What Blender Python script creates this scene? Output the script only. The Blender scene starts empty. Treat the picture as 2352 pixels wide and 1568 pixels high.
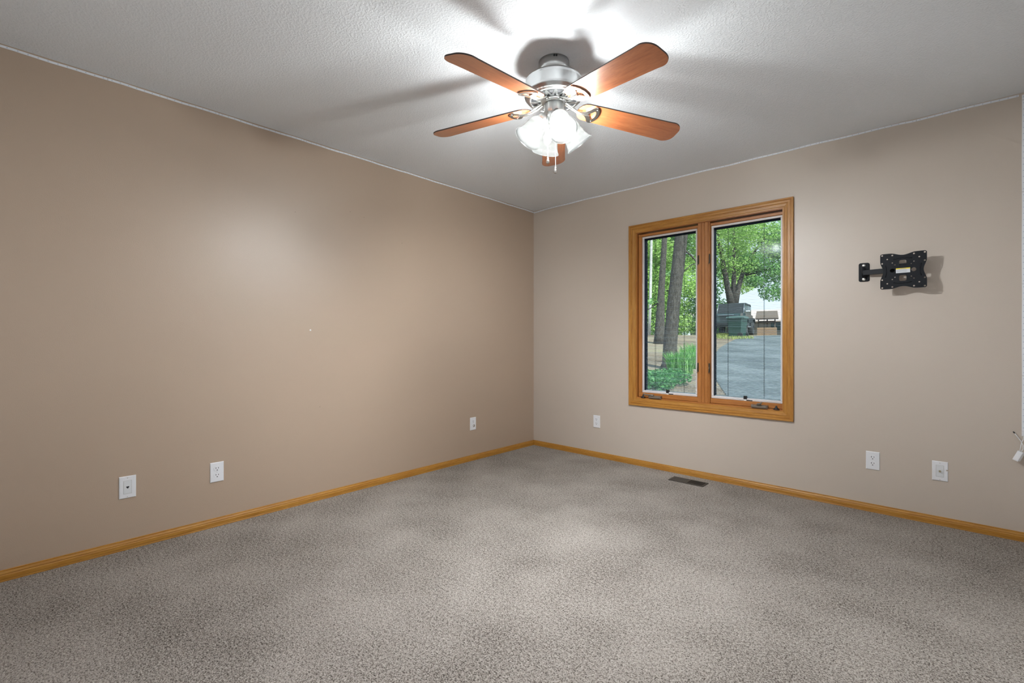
import bpy, math, random
import numpy as np
from mathutils import Vector, Matrix
S = bpy.context.scene
COL = S.collection
R = math.radians

# ------------------------------------------------------------------ camera, world, sun, exposure
W, D, H = 3.53, 3.93, 2.44                       # room: x 0..W, y -D..0, z 0..H
cam_d = bpy.data.cameras.new('camera'); cam = bpy.data.objects.new('camera', cam_d); COL.objects.link(cam)
cam.location = (3.1406, -3.7502, 1.0965)
cam.rotation_euler = (R(90), 0, R(42.6006))
cam_d.sensor_width = 36; cam_d.lens = 1072.4 / 2352 * 36
cam_d.shift_y = -4.0 / 2352
cam_d.clip_start = 0.02
S.camera = cam
S.view_settings.view_transform = 'Standard'; S.view_settings.look = 'None'
S.view_settings.gamma = 1; S.view_settings.use_curve_mapping = False
S.view_settings.exposure = 1.25
BULB = 2400.0
world = bpy.data.worlds.new('world'); S.world = world; world.use_nodes = True
nt = world.node_tree; nt.nodes.clear()
wo = nt.nodes.new('ShaderNodeOutputWorld'); bg = nt.nodes.new('ShaderNodeBackground')
tc = nt.nodes.new('ShaderNodeTexCoord'); sx = nt.nodes.new('ShaderNodeSeparateXYZ'); cr = nt.nodes.new('ShaderNodeValToRGB')
cr.color_ramp.elements[0].position = 0.0; cr.color_ramp.elements[0].color = (0.86, 0.90, 0.97, 1)
cr.color_ramp.elements[1].position = 0.6; cr.color_ramp.elements[1].color = (0.48, 0.64, 0.92, 1)
nt.links.new(tc.outputs['Generated'], sx.inputs[0]); nt.links.new(sx.outputs['Z'], cr.inputs[0])
nt.links.new(cr.outputs[0], bg.inputs[0]); bg.inputs[1].default_value = 0.62
nt.links.new(bg.outputs[0], wo.inputs[0])
sun_d = bpy.data.lights.new('sun', 'SUN'); sun = bpy.data.objects.new('sun', sun_d); COL.objects.link(sun)
sun_d.energy = 4.2; sun_d.angle = R(2.5); sun_d.color = (1.0, 0.95, 0.86)
sun.rotation_euler = (R(40), 0, R(62)); sun.location = (0, -2, 9)

# ------------------------------------------------------------------ materials
def M(name, col=(0.8, 0.8, 0.8), rough=0.5, metal=0.0, **kw):
    m = bpy.data.materials.new(name); m.use_nodes = True
    b = m.node_tree.nodes['Principled BSDF']
    b.inputs['Base Color'].default_value = (*col, 1); b.inputs['Roughness'].default_value = rough
    b.inputs['Metallic'].default_value = metal
    for k, v in kw.items(): b.inputs[k.replace('_', ' ')].default_value = v
    return m
def node(m, t, **kw):
    n = m.node_tree.nodes.new(t)
    for k, v in kw.items(): setattr(n, k, v)
    return n
def L(m, a, b): m.node_tree.links.new(a, b)
def pb(m): return m.node_tree.nodes['Principled BSDF']
def noise(m, scale, detail=3, rough=0.55, stretch=None, coord='Object'):
    t = node(m, 'ShaderNodeTexCoord'); n = node(m, 'ShaderNodeTexNoise')
    n.inputs['Scale'].default_value = scale; n.inputs['Detail'].default_value = detail; n.inputs['Roughness'].default_value = rough
    if stretch:
        mp = node(m, 'ShaderNodeMapping'); mp.inputs['Scale'].default_value = stretch
        L(m, t.outputs[coord], mp.inputs[0]); L(m, mp.outputs[0], n.inputs['Vector'])
    else: L(m, t.outputs[coord], n.inputs['Vector'])
    return n.outputs['Fac']
def ramp(m, fac, stops):
    r = node(m, 'ShaderNodeValToRGB'); e = r.color_ramp.elements
    while len(e) < len(stops): e.new(0.5)
    for el, (p, c) in zip(e, stops): el.position = p; el.color = (*c, 1)
    L(m, fac, r.inputs[0]); return r.outputs[0]
def bump(m, h, strength, dist):
    b = node(m, 'ShaderNodeBump'); b.inputs['Strength'].default_value = strength; b.inputs['Distance'].default_value = dist
    L(m, h, b.inputs['Height']); L(m, b.outputs[0], pb(m).inputs['Normal'])
def mixmul(m, a, b, fac=1.0):
    x = node(m, 'ShaderNodeMix', data_type='RGBA', blend_type='MULTIPLY'); x.inputs[0].default_value = fac
    L(m, a, x.inputs[6]); L(m, b, x.inputs[7]); return x.outputs[2]

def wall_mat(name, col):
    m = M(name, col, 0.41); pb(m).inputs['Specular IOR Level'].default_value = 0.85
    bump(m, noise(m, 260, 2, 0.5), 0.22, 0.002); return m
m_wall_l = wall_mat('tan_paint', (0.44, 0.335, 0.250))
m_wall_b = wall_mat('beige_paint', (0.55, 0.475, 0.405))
m_ceil = M('ceiling_texture', (0.775, 0.80, 0.83), 0.8)
def _c():
    m = m_ceil; n = noise(m, 105, 3, 0.5); r = ramp(m, n, [(0.46, (0, 0, 0)), (0.60, (1, 1, 1))]); bump(m, r, 0.48, 0.0024)
_c()
m_carpet = M('carpet', (0.3, 0.28, 0.26), 0.95)
def _c():
    m = m_carpet; pb(m).inputs['Specular IOR Level'].default_value = 0.1
    a = noise(m, 195, 3, 0.65); b = noise(m, 80, 2, 0.5); c = noise(m, 2.3, 4, 0.55)
    mx = node(m, 'ShaderNodeMath', operation='MULTIPLY_ADD'); L(m, b, mx.inputs[0]); mx.inputs[1].default_value = 0.35; L(m, a, mx.inputs[2])
    m2 = node(m, 'ShaderNodeMath', operation='MULTIPLY_ADD'); L(m, c, m2.inputs[0]); m2.inputs[1].default_value = 0.22; L(m, mx.outputs[0], m2.inputs[2])
    col = ramp(m, m2.outputs[0], [(0.58, (0.040, 0.032, 0.027)), (0.69, (0.168, 0.147, 0.128)), (0.80, (0.37, 0.334, 0.298)), (0.97, (0.54, 0.497, 0.455))])
    L(m, col, pb(m).inputs['Base Color'])
    v = node(m, 'ShaderNodeTexVoronoi'); v.inputs['Scale'].default_value = 170
    t = node(m, 'ShaderNodeTexCoord'); L(m, t.outputs['Object'], v.inputs['Vector'])
    s = node(m, 'ShaderNodeMath', operation='SUBTRACT'); L(m, a, s.inputs[0]); L(m, v.outputs['Distance'], s.inputs[1])
    bump(m, s.outputs[0], 0.7, 0.008)
_c()
def wood(name, stretch, light, dark, rough=0.38, scale=9):
    m = M(name, light, rough)
    n = noise(m, scale, 6, 0.6, stretch); col = ramp(m, n, [(0.36, dark), (0.62, light)])
    n2 = noise(m, scale * 6, 3, 0.6, stretch); c2 = ramp(m, n2, [(0.3, (0.78, 0.74, 0.70)), (0.6, (1, 1, 1))])
    L(m, mixmul(m, col, c2), pb(m).inputs['Base Color']); bump(m, n2, 0.12, 0.001)
    return m
OL, OD = (0.51, 0.245, 0.048), (0.39, 0.160, 0.022)
m_oak_x = wood('oak_along_x', (0.6, 9, 9), OL, OD); m_oak_y = wood('oak_along_y', (9, 0.6, 9), OL, OD); m_oak_z = wood('oak_along_z', (9, 9, 0.6), OL, OD)
BL, BD = (0.50, 0.245, 0.040), (0.40, 0.175, 0.022)
m_base_x = wood('baseboard_oak_x', (0.6, 9, 9), BL, BD); m_base_y = wood('baseboard_oak_y', (9, 0.6, 9), BL, BD)
SL, SD = (0.47, 0.190, 0.046), (0.38, 0.135, 0.026)
m_sash_x = wood('sash_oak_x', (0.6, 9, 9), SL, SD); m_sash_z = wood('sash_oak_z', (9, 9, 0.6), SL, SD)
m_blade = wood('cherry_blade', (1.0, 12, 12), (0.36, 0.122, 0.046), (0.27, 0.080, 0.027), 0.30, 6)
pb(m_blade).inputs['Specular IOR Level'].default_value = 0.6; pb(m_blade).inputs['Coat Weight'].default_value = 0.6; pb(m_blade).inputs['Coat Roughness'].default_value = 0.24
m_blade_edge = M('blade_edge', (0.05, 0.035, 0.03), 0.5)
m_nickel = M('brushed_nickel', (0.50, 0.51, 0.51), 0.28, 1.0)
def _c(): bump(m_nickel, noise(m_nickel, 40, 2, 0.5, (1, 1, 14)), 0.05, 0.001)
_c()
m_chrome = M('polished_nickel', (0.64, 0.635, 0.61), 0.22, 1.0)
m_dark = M('dark_void', (0.012, 0.012, 0.014), 0.7)
m_black = M('black_plastic', (0.012, 0.012, 0.014), 0.35)
m_black_metal = M('black_powder_coat', (0.007, 0.0085, 0.012), 0.55); pb(m_black_metal).inputs['Specular IOR Level'].default_value = 0.25
m_white = M('white_plastic', (0.78, 0.79, 0.82), 0.35)
m_white2 = M('white_insert', (0.70, 0.72, 0.74), 0.35)
m_steel = M('zinc_screw', (0.70, 0.70, 0.68), 0.3, 0.9)
m_vinyl = M('grey_white_vinyl', (0.66, 0.62, 0.61), 0.4)
m_channel = M('navy_channel', (0.016, 0.020, 0.034), 0.6, Specular_IOR_Level=0.05)
m_slat = M('white_slat', (0.45, 0.48, 0.53), 0.4)
m_cord = M('blind_cord', (0.05, 0.06, 0.06), 0.8)
m_taupe = M('taupe_handle', (0.20, 0.165, 0.13), 0.4, 0.2)
m_bronze = M('bronze_lock', (0.10, 0.075, 0.05), 0.35, 0.6)
m_reg = M('brown_register', (0.055, 0.048, 0.040), 0.55, 0.2)
m_led = M('led_tape', (0.80, 0.83, 0.88), 0.4); m_chip = M('led_chip', (0.55, 0.60, 0.68), 0.3); m_cut = M('tape_cut_line', (0.25, 0.24, 0.25), 0.5)
m_label_w = M('label_white', (0.66, 0.68, 0.72), 0.5); m_label_y = M('label_yellow', (0.80, 0.66, 0.03), 0.5); m_ink = M('label_ink', (0.25, 0.25, 0.24), 0.6)
m_brass = M('brass_connector', (0.42, 0.36, 0.24), 0.35, 0.8)
m_clear = M('clear_plastic', (0.8, 0.82, 0.86), 0.15)
m_paint_chip = M('bare_plaster', (0.85, 0.86, 0.85), 0.8)
def glass_mat(name, tint, refl, rough=0.0):
    m = bpy.data.materials.new(name); m.use_nodes = True; n = m.node_tree.nodes; n.clear()
    o = n.new('ShaderNodeOutputMaterial'); t = n.new('ShaderNodeBsdfTransparent'); g = n.new('ShaderNodeBsdfGlossy'); x = n.new('ShaderNodeMixShader')
    t.inputs[0].default_value = (*tint, 1); g.inputs['Roughness'].default_value = rough; x.inputs[0].default_value = refl
    L(m, t.outputs[0], x.inputs[1]); L(m, g.outputs[0], x.inputs[2]); L(m, x.outputs[0], o.inputs[0]); return m
m_glass = glass_mat('window_glass', (0.93, 0.97, 0.97), 0.0007, 0.10)
def shade_mat():
    m = bpy.data.materials.new('alabaster_shade_glass'); m.use_nodes = True; n = m.node_tree.nodes; n.clear()
    o = n.new('ShaderNodeOutputMaterial'); t = n.new('ShaderNodeBsdfTransparent'); tr = n.new('ShaderNodeBsdfTranslucent'); d = n.new('ShaderNodeBsdfDiffuse')
    g = n.new('ShaderNodeBsdfGlossy'); g.inputs['Roughness'].default_value = 0.25; g.inputs[0].default_value = (0.2, 0.2, 0.2, 1)
    tc = n.new('ShaderNodeTexCoord'); sp = n.new('ShaderNodeSeparateXYZ'); L(m, tc.outputs['Object'], sp.inputs[0])
    def mr(a, b):           # scatter share by height, tuned to limit light sent up to the ceiling
        r = n.new('ShaderNodeMapRange'); r.inputs[1].default_value = 0.01; r.inputs[2].default_value = 0.105; r.inputs[3].default_value = a; r.inputs[4].default_value = b; L(m, sp.outputs['Z'], r.inputs[0]); return r.outputs[0]
    t.inputs[0].default_value = (0.95, 0.95, 0.93, 1)
    sc = ramp(m, sp.outputs['Z'], [(0.012, (0.0065, 0.0065, 0.0062)), (0.05, (0.0020, 0.0020, 0.0019)), (0.085, (0.0062, 0.0062, 0.0059)), (0.118, (0.026, 0.0264, 0.0255))])  # bulb glow evened out in the colour: darkest beside it, palest at the lip
    L(m, sc, tr.inputs[0]); L(m, sc, d.inputs[0])
    a = n.new('ShaderNodeMixShader'); a.inputs[0].default_value = 0.4; b = n.new('ShaderNodeMixShader'); L(m, mr(0.66, 0.64), b.inputs[0])
    L(m, tr.outputs[0], a.inputs[1]); L(m, d.outputs[0], a.inputs[2]); L(m, t.outputs[0], b.inputs[1]); L(m, a.outputs[0], b.inputs[2])
    c = n.new('ShaderNodeMixShader'); c.inputs[0].default_value = 0.02; L(m, b.outputs[0], c.inputs[1]); L(m, g.outputs[0], c.inputs[2]); L(m, c.outputs[0], o.inputs[0]); return m
m_shade = shade_mat()
def emis(name, col, s):
    m = bpy.data.materials.new(name); m.use_nodes = True; n = m.node_tree.nodes; n.clear()
    o = n.new('ShaderNodeOutputMaterial'); e = n.new('ShaderNodeEmission'); e.inputs[0].default_value = (*col, 1); e.inputs[1].default_value = s
    L(m, e.outputs[0], o.inputs[0]); return m
m_bulb = emis('lit_bulb', (0.93, 0.965, 1.0), BULB)

# ------------------------------------------------------------------ mesh builder
class MB:
    def __init__(s): s.v = []; s.f = []; s.mi = []; s.sm = []
    def add(s, vs, fs, mi=0, mat=None, smooth=False):
        b = len(s.v)
        for p in vs:
            p = Vector(p); s.v.append(tuple(mat @ p if mat else p))
        for f in fs: s.f.append(tuple(b + i for i in f)); s.mi.append(mi); s.sm.append(smooth)
        return s
    def box(s, x0, x1, y0, y1, z0, z1, mi=0, mat=None):
        vs = [(x0, y0, z0), (x1, y0, z0), (x1, y1, z0), (x0, y1, z0), (x0, y0, z1), (x1, y0, z1), (x1, y1, z1), (x0, y1, z1)]
        return s.add(vs, [(0, 3, 2, 1), (4, 5, 6, 7), (0, 1, 5, 4), (1, 2, 6, 5), (2, 3, 7, 6), (3, 0, 4, 7)], mi, mat)
    def bbox(s, x0, x1, y0, y1, z0, z1, b=0.002, mi=0, mat=None):       # box with chamfered rims on the -y face
        vs = [(x0, y1, z0), (x1, y1, z0), (x1, y1, z1), (x0, y1, z1), (x0, y0 + b, z0), (x1, y0 + b, z0), (x1, y0 + b, z1), (x0, y0 + b, z1),
              (x0 + b, y0, z0 + b), (x1 - b, y0, z0 + b), (x1 - b, y0, z1 - b), (x0 + b, y0, z1 - b)]
        fs = [(0, 3, 2, 1), (8, 9, 10, 11)]
        for a in range(4):
            c = (a + 1) % 4; fs += [(a, c, 4 + c, 4 + a), (4 + a, 4 + c, 8 + c, 8 + a)]
        return s.add(vs, fs, mi, mat)
    def lathe(s, prof, n=48, mi=0, mat=None, cap=True, closed=False, smooth=True):
        vs, fs = [], []; k = len(prof)
        for i in range(n):
            a = 2 * math.pi * i / n
            for r, z in prof: vs.append((r * math.cos(a), r * math.sin(a), z))
        for i in range(n):
            j = (i + 1) % n
            for q in range(k - 1): fs.append((i * k + q, j * k + q, j * k + q + 1, i * k + q + 1))
            if closed: fs.append((i * k + k - 1, j * k + k - 1, j * k, i * k))
        s.add(vs, fs, mi, mat, smooth)
        if cap and not closed:
            s.add([vs[i * k] for i in range(n)], [tuple(range(n))][::-1], mi, mat)
            s.add([vs[i * k + k - 1] for i in range(n)], [tuple(range(n))], mi, mat)
        return s
    def tube(s, pts, r, n=10, mi=0, mat=None, cap=True, smooth=True):
        pts = [Vector(p) for p in pts]; rs = r if isinstance(r, (list, tuple)) else [r] * len(pts)
        vs, fs = [], []; up = Vector((0, 0, 1)); u = None
        for i, p in enumerate(pts):
            t = (pts[min(i + 1, len(pts) - 1)] - pts[max(i - 1, 0)]).normalized()
            if u is None: u = t.cross(up if abs(t.z) < 0.95 else Vector((1, 0, 0))).normalized()
            else: u = (u - t * u.dot(t)).normalized()
            w = t.cross(u)
            for k in range(n):
                a = 2 * math.pi * k / n; vs.append(tuple(p + (u * math.cos(a) + w * math.sin(a)) * rs[i]))
        for i in range(len(pts) - 1):
            for k in range(n):
                j = (k + 1) % n; fs.append((i * n + k, i * n + j, (i + 1) * n + j, (i + 1) * n + k))
        s.add(vs, fs, mi, mat, smooth)
        if cap:
            s.add(vs[:n], [tuple(range(n))[::-1]], mi, mat); s.add(vs[-n:], [tuple(range(n))], mi, mat)
        return s
    def cyl(s, a, b, r, n=20, mi=0, mat=None): return s.tube([a, b], r, n, mi, mat)
    def prism(s, outline, z0, z1, mi=0, mat=None, mis=None):             # outline in xy, extruded in z
        n = len(outline); vs = [(x, y, z0) for x, y in outline] + [(x, y, z1) for x, y in outline]
        s.add(vs, [tuple(range(n))[::-1], tuple(range(n, 2 * n))], mi, mat)
        s.add(vs, [(i, (i + 1) % n, n + (i + 1) % n, n + i) for i in range(n)], mi if mis is None else mis, mat); return s
    def ring(s, outer, inner, z0, z1, mi=0, mat=None):                   # equal-length loops: plate with a hole
        n = len(outer); vs = [(x, y, z) for z in (z0, z1) for lp in (outer, inner) for x, y in lp]
        fs = []
        for i in range(n):
            j = (i + 1) % n; o0, i0, o1, i1 = 0, n, 2 * n, 3 * n
            fs += [(o0 + i, i0 + i, i0 + j, o0 + j), (o1 + i, o1 + j, i1 + j, i1 + i), (o0 + i, o0 + j, o1 + j, o1 + i), (i0 + i, i1 + i, i1 + j, i0 + j)]
        s.add(vs, fs, mi, mat); return s
    def mesh(s, name, mats):
        me = bpy.data.meshes.new(name); me.from_pydata(s.v, [], s.f)
        for m in (mats if isinstance(mats, (list, tuple)) else [mats]): me.materials.append(m)
        me.polygons.foreach_set('material_index', s.mi); me.polygons.foreach_set('use_smooth', s.sm)
        me.validate(); me.update(); return me
    def build(s, name, mats, parent=None, recalc=True):
        me = s.mesh(name, mats)
        if recalc:
            import bmesh
            b = bmesh.new(); b.from_mesh(me); bmesh.ops.remove_doubles(b, verts=b.verts, dist=1e-6); bmesh.ops.recalc_face_normals(b, faces=b.faces); b.to_mesh(me); b.free()
        o = bpy.data.objects.new(name, me); COL.objects.link(o)
        if parent: o.parent = parent
        return o
def tag(o, label=None, cat=None, group=None, kind=None):
    for k, v in (('label', label), ('category', cat), ('group', group), ('kind', kind)):
        if v: o[k] = v
    return o
def empty(name, loc, label=None, cat=None, group=None, kind=None, rot=None):
    o = bpy.data.objects.new(name, None); COL.objects.link(o); o.location = loc; o.empty_display_size = 0.1
    if rot: o.rotation_euler = rot
    return tag(o, label, cat, group, kind)
def struct(o): o['kind'] = 'structure'; return o
def copy_tree(o, parent=None, **props):
    c = o.copy(); COL.objects.link(c)
    if parent: c.parent = parent
    for ch in [x for x in bpy.data.objects if x.parent == o]: copy_tree(ch, c)
    return c

# ------------------------------------------------------------------ room shell
T = 0.15
OX0, OX1, OZ0, OZ1 = 1.172, 2.318, 0.588, 2.036                          # rough opening of the window
struct(MB().box(-T, W + T, -D - T, T, -0.12, 0).build('floor', m_carpet))
struct(MB().box(-T, W + T, -D - T, T, H, H + 0.12).build('ceiling', m_ceil))
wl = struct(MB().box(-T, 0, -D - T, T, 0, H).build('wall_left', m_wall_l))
m_wall_bounce = wall_mat('bounce_white', (0.80, 0.80, 0.80))  # for the unseen walls, whitened to bounce more light into the room
struct(MB().box(W, W + T, -D - T, T, 0, H).build('wall_right', m_wall_bounce))
struct(MB().box(0, W, -D - T, -D, 0, H).build('wall_front', m_wall_bounce))
b = MB(); b.box(0, OX0, 0, T, 0, H); b.box(OX1, W, 0, T, 0, H); b.box(OX0, OX1, 0, T, 0, OZ0); b.box(OX0, OX1, 0, T, OZ1, H)
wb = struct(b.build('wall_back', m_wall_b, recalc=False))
# small marks on the walls
b = MB(); b.lathe([(0.0001, 0), (0.006, 0), (0.006, 0.0006), (0.0001, 0.0006)], 9, mat=Matrix.Translation((0, -2.349, 1.161)) @ Matrix.Rotation(R(90), 4, 'Y')); b.build('paint_chip', m_paint_chip, wl)
for (y, z) in ((-2.283, 0.636), (-2.06, 2.02), (-1.95, 2.0), (-2.45, 1.94), (-1.62, 1.86)):
    b = MB(); b.lathe([(0.0001, 0), (0.0022, 0), (0.0022, 0.0005), (0.0001, 0.0005)], 8, mat=Matrix.Translation((0, y, z)) @ Matrix.Rotation(R(90), 4, 'Y')); b.build('nail_hole', m_taupe, wl)
# baseboards: an ogee profile swept along the wall
BP = [(0, 0), (0.012, 0), (0.012, 0.006), (0.011, 0.008), (0.0125, 0.011), (0.0125, 0.027), (0.0105, 0.032), (0.0115, 0.035), (0.010, 0.039), (0.0072, 0.045), (0.0075, 0.049), (0.005, 0.0505), (0, 0.0505)]
def baseboard(name, p0, p1, nrm, mat):
    vs = []; n = len(BP)
    for q in (p0, p1):
        for t, z in BP: vs.append((q[0] + nrm[0] * t, q[1] + nrm[1] * t, z))
    fs = [(i, (i + 1) % n, n + (i + 1) % n, n + i) for i in range(n)] + [tuple(range(n)), tuple(range(n, 2 * n))]
    return struct(MB().add(vs, fs).build(name, mat))
baseboard('baseboard_left', (0, -D), (0, 0), (1, 0), m_base_y)
baseboard('baseboard_back', (0.0125, 0), (W, 0), (0, -1), m_base_x)
baseboard('baseboard_right', (W, 0), (W, -D), (-1, 0), m_base_y)
baseboard('baseboard_front', (W, -D), (0, -D), (0, 1), m_base_x)

# ------------------------------------------------------------------ window_1: casing, jamb, mullion, two casement sashes
win = struct(empty('window_1', (1.745, 0, OZ0)))
def wpart(b, name, mats, parent=None):
    o = b.build(name, mats); p = parent or win
    o.parent = p; o.matrix_parent_inverse = Matrix.Translation((-1.745, 0, -OZ0)) if p is win else Matrix.Identity(4)
    return o
CP = [(0, 0), (0, 0.016), (0.003, 0.019), (0.011, 0.019), (0.015, 0.0155), (0.019, 0.0155), (0.0215, 0.0175), (0.031, 0.017), (0.034, 0.0135), (0.037, 0.0135), (0.0395, 0.0155), (0.057, 0.0125), (0.060, 0.0095), (0.0675, 0.009), (0.0675, 0)]
b = MB(); n = len(CP); X0, X1, Z0, Z1 = 1.1055, 2.3785, 0.5215, 2.0985
crn = [(X0, Z0, 1, 1), (X1, Z0, -1, 1), (X1, Z1, -1, -1), (X0, Z1, 1, -1)]
for k in range(4):
    a, c = crn[k], crn[(k + 1) % 4]; vs = []
    for q in (a, c):
        for t, h in CP: vs.append((q[0] + q[2] * t, -h, q[1] + q[3] * t))
    b.add(vs, [(i, i + 1, n + i + 1, n + i) for i in range(n - 1)], k % 2)
wpart(b, 'casing', [m_oak_x, m_oak_z])
b = MB(); j = 0.010
b.box(OX0, OX0 + j, -0.002, T, OZ0, OZ1, 1); b.box(OX1 - j, OX1, -0.002, T, OZ0, OZ1, 1); b.box(OX0 + j, OX1 - j, -0.002, T, OZ0, OZ0 + j); b.box(OX0 + j, OX1 - j, -0.002, T, OZ1 - j, OZ1)
wpart(b, 'jamb', [m_sash_x, m_sash_z])
b = MB(); b.box(1.708, 1.800, 0.010, T, OZ0 + j, OZ1 - j)
for x0, x1, y in ((1.708, 1.734, 0.003), (1.738, 1.758, 0.006), (1.762, 1.786, 0.003), (1.790, 1.800, 0.007)): b.bbox(x0, x1, y, 0.011, OZ0 + j, OZ1 - j, 0.0015)
wpart(b, 'mullion', m_sash_z)
def sash(x0, x1, gx0, gx1, stx):
    z0, z1 = OZ0 + j + 0.001, OZ1 - j - 0.012; gz0, gz1 = 0.637, 1.992
    b = MB()
    b.bbox(x0, x1, 0.014, 0.115, z0, gz0, 0.003, 0); b.bbox(x0, x1, 0.014, 0.115, gz1, z1, 0.003, 0)
    b.bbox(x0, gx0, 0.014, 0.115, gz0, gz1, 0.003, 1); b.bbox(gx1, x1, 0.014, 0.115, gz0, gz1, 0.003, 1)
    s = wpart(b, 'sash', [m_sash_x, m_sash_z])
    s.matrix_parent_inverse = Matrix.Translation((-1.745, 0, -OZ0))
    v = 0.0165; b = MB()
    for (a0, a1, c0, c1) in ((gx0, gx1, gz0, gz0 + v), (gx0, gx1, gz1 - v, gz1), (gx0, gx0 + v, gz0 + v, gz1 - v), (gx1 - v * 0.7, gx1, gz0 + v, gz1 - v)):
        b.bbox(a0, a1, 0.022, 0.034, c0, c1, 0.003, 0)
    b.box(gx1 - v * 0.7 - 0.0035, gx1 - v * 0.7 + 0.001, 0.028, 0.0355, gz0 + v, gz1 - v, 1); b.box(gx0 + v, gx1 - v * 0.7, 0.028, 0.0355, gz0 + v - 0.001, gz0 + v + 0.0035, 1)
    wpart(b, 'glazing_frame', [m_vinyl, m_white], s)
    b = MB(); e = 0.001; ix0, ix1, iz0, iz1 = gx0 + v - 0.003, gx1 - v * 0.7 + 0.003, gz0 + v - 0.003, gz1 - v + 0.003
    for (a0, a1, c0, c1) in ((gx0, gx1, gz0, iz0), (gx0, gx1, iz1, gz1), (gx0, ix0, iz0, iz1), (ix1, gx1, iz0, iz1)): b.box(a0, a1, 0.034, 0.098, c0, c1)
    wpart(b, 'spacer_channel', m_channel, s)
    for y in (0.036, 0.088): wpart(MB().box(ix0, ix1, y, y + 0.003, iz0, iz1), 'glass_pane', m_glass, s)
    b = MB(); b.box(stx - 0.050, stx + 0.050, 0.0205, 0.0222, gz0 + 0.001, gz0 + 0.010, 0); b.box(stx - 0.008, stx + 0.006, 0.0200, 0.0206, gz0 + 0.001, gz0 + 0.010, 1)
    b.box(stx + 0.008, stx + 0.049, 0.0200, 0.0206, gz0 + 0.002, gz0 + 0.009, 2); b.box(stx - 0.044, stx - 0.012, 0.0200, 0.0206, gz0 + 0.0045, gz0 + 0.0055, 2)
    tag(wpart(b, 'sticker', [m_vinyl, m_paint_chip, m_dark], s), 'small printed sticker strip')
    b = MB(); b.bbox(stx - 0.012, stx + 0.010, 0.016, 0.036, gz0 + 0.013, gz0 + 0.037, 0.002); tag(wpart(b, 'blind_control', m_black, s), 'black slide control')
    return s, (ix0, ix1, iz0, iz1)
sl, gl = sash(1.186, 1.7075, 1.217, 1.6975, 1.448)
sr, gr = sash(1.8005, 2.312, 1.806, 2.306, 2.056)
# locks on the mullion
for (x, zt, zb, sg) in ((1.7145, 1.768, 1.706, -1), (1.711, 0.910, 0.848, -1), (1.7985, 1.768, 1.706, 1), (1.7965, 0.910, 0.848, 1)):
    b = MB(); b.bbox(x - 0.0035, x + 0.0035, -0.004, 0.012, zb - 0.006, zt + 0.002, 0.0015, 0)
    b.tube([(x + sg * 0.002, -0.006, zt), (x + sg * 0.003, -0.010, zb + 0.01), (x + sg * 0.001, -0.012, zb - 0.006), (x - sg * 0.003 * (-1), -0.017, zb - 0.016)], [0.0028, 0.003, 0.003, 0.002], 8)
    tag(wpart(b, 'sash_lock', m_bronze if sg < 0 or zt < 1 else m_bronze), 'dark bronze sash lock lever')
def crank(x, sg):
    b = MB(); zc = OZ0 + j
    b.bbox(x - 0.054, x + 0.054, -0.026, 0.012, zc - 0.001, zc + 0.021, 0.006)
    c = wpart(b, 'crank_handle', m_taupe); c['label'] = 'taupe folding crank'
    b = MB()
    if sg > 0: pts = [(x + 0.012, -0.020, zc + 0.024), (x - 0.010, -0.030, zc + 0.026), (x - 0.006, -0.036, zc + 0.031), (x + 0.020, -0.038, zc + 0.036)]
    else: pts = [(x - 0.004, -0.020, zc + 0.024), (x - 0.018, -0.026, zc + 0.027), (x - 0.060, -0.030, zc + 0.028), (x - 0.090, -0.032, zc + 0.029)]
    b.tube(pts, [0.009, 0.008, 0.006, 0.005], 10); b.lathe([(0.0002, -0.007), (0.006, -0.004), (0.007, 0), (0.006, 0.004), (0.0002, 0.007)], 12, mat=Matrix.Translation((pts[-1][0], pts[-1][1], pts[-1][2] + 0.006)))
    wpart(b, 'crank_lever', m_taupe, c)
    kx = x + sg * 0.110; b = MB()
    b.lathe([(0.0002, 0), (0.021, 0), (0.020, 0.005), (0.010, 0.009), (0.007, 0.018), (0.0065, 0.024), (0.0002, 0.027)], 16, mat=Matrix.Translation((kx, -0.006, zc - 0.0005)) @ Matrix.Diagonal((1, 0.7, 1, 1)))
    tag(wpart(b, 'screen_latch', m_black), 'black three-lobed latch knob')
crank(1.350, -1); crank(2.160, 1)
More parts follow.
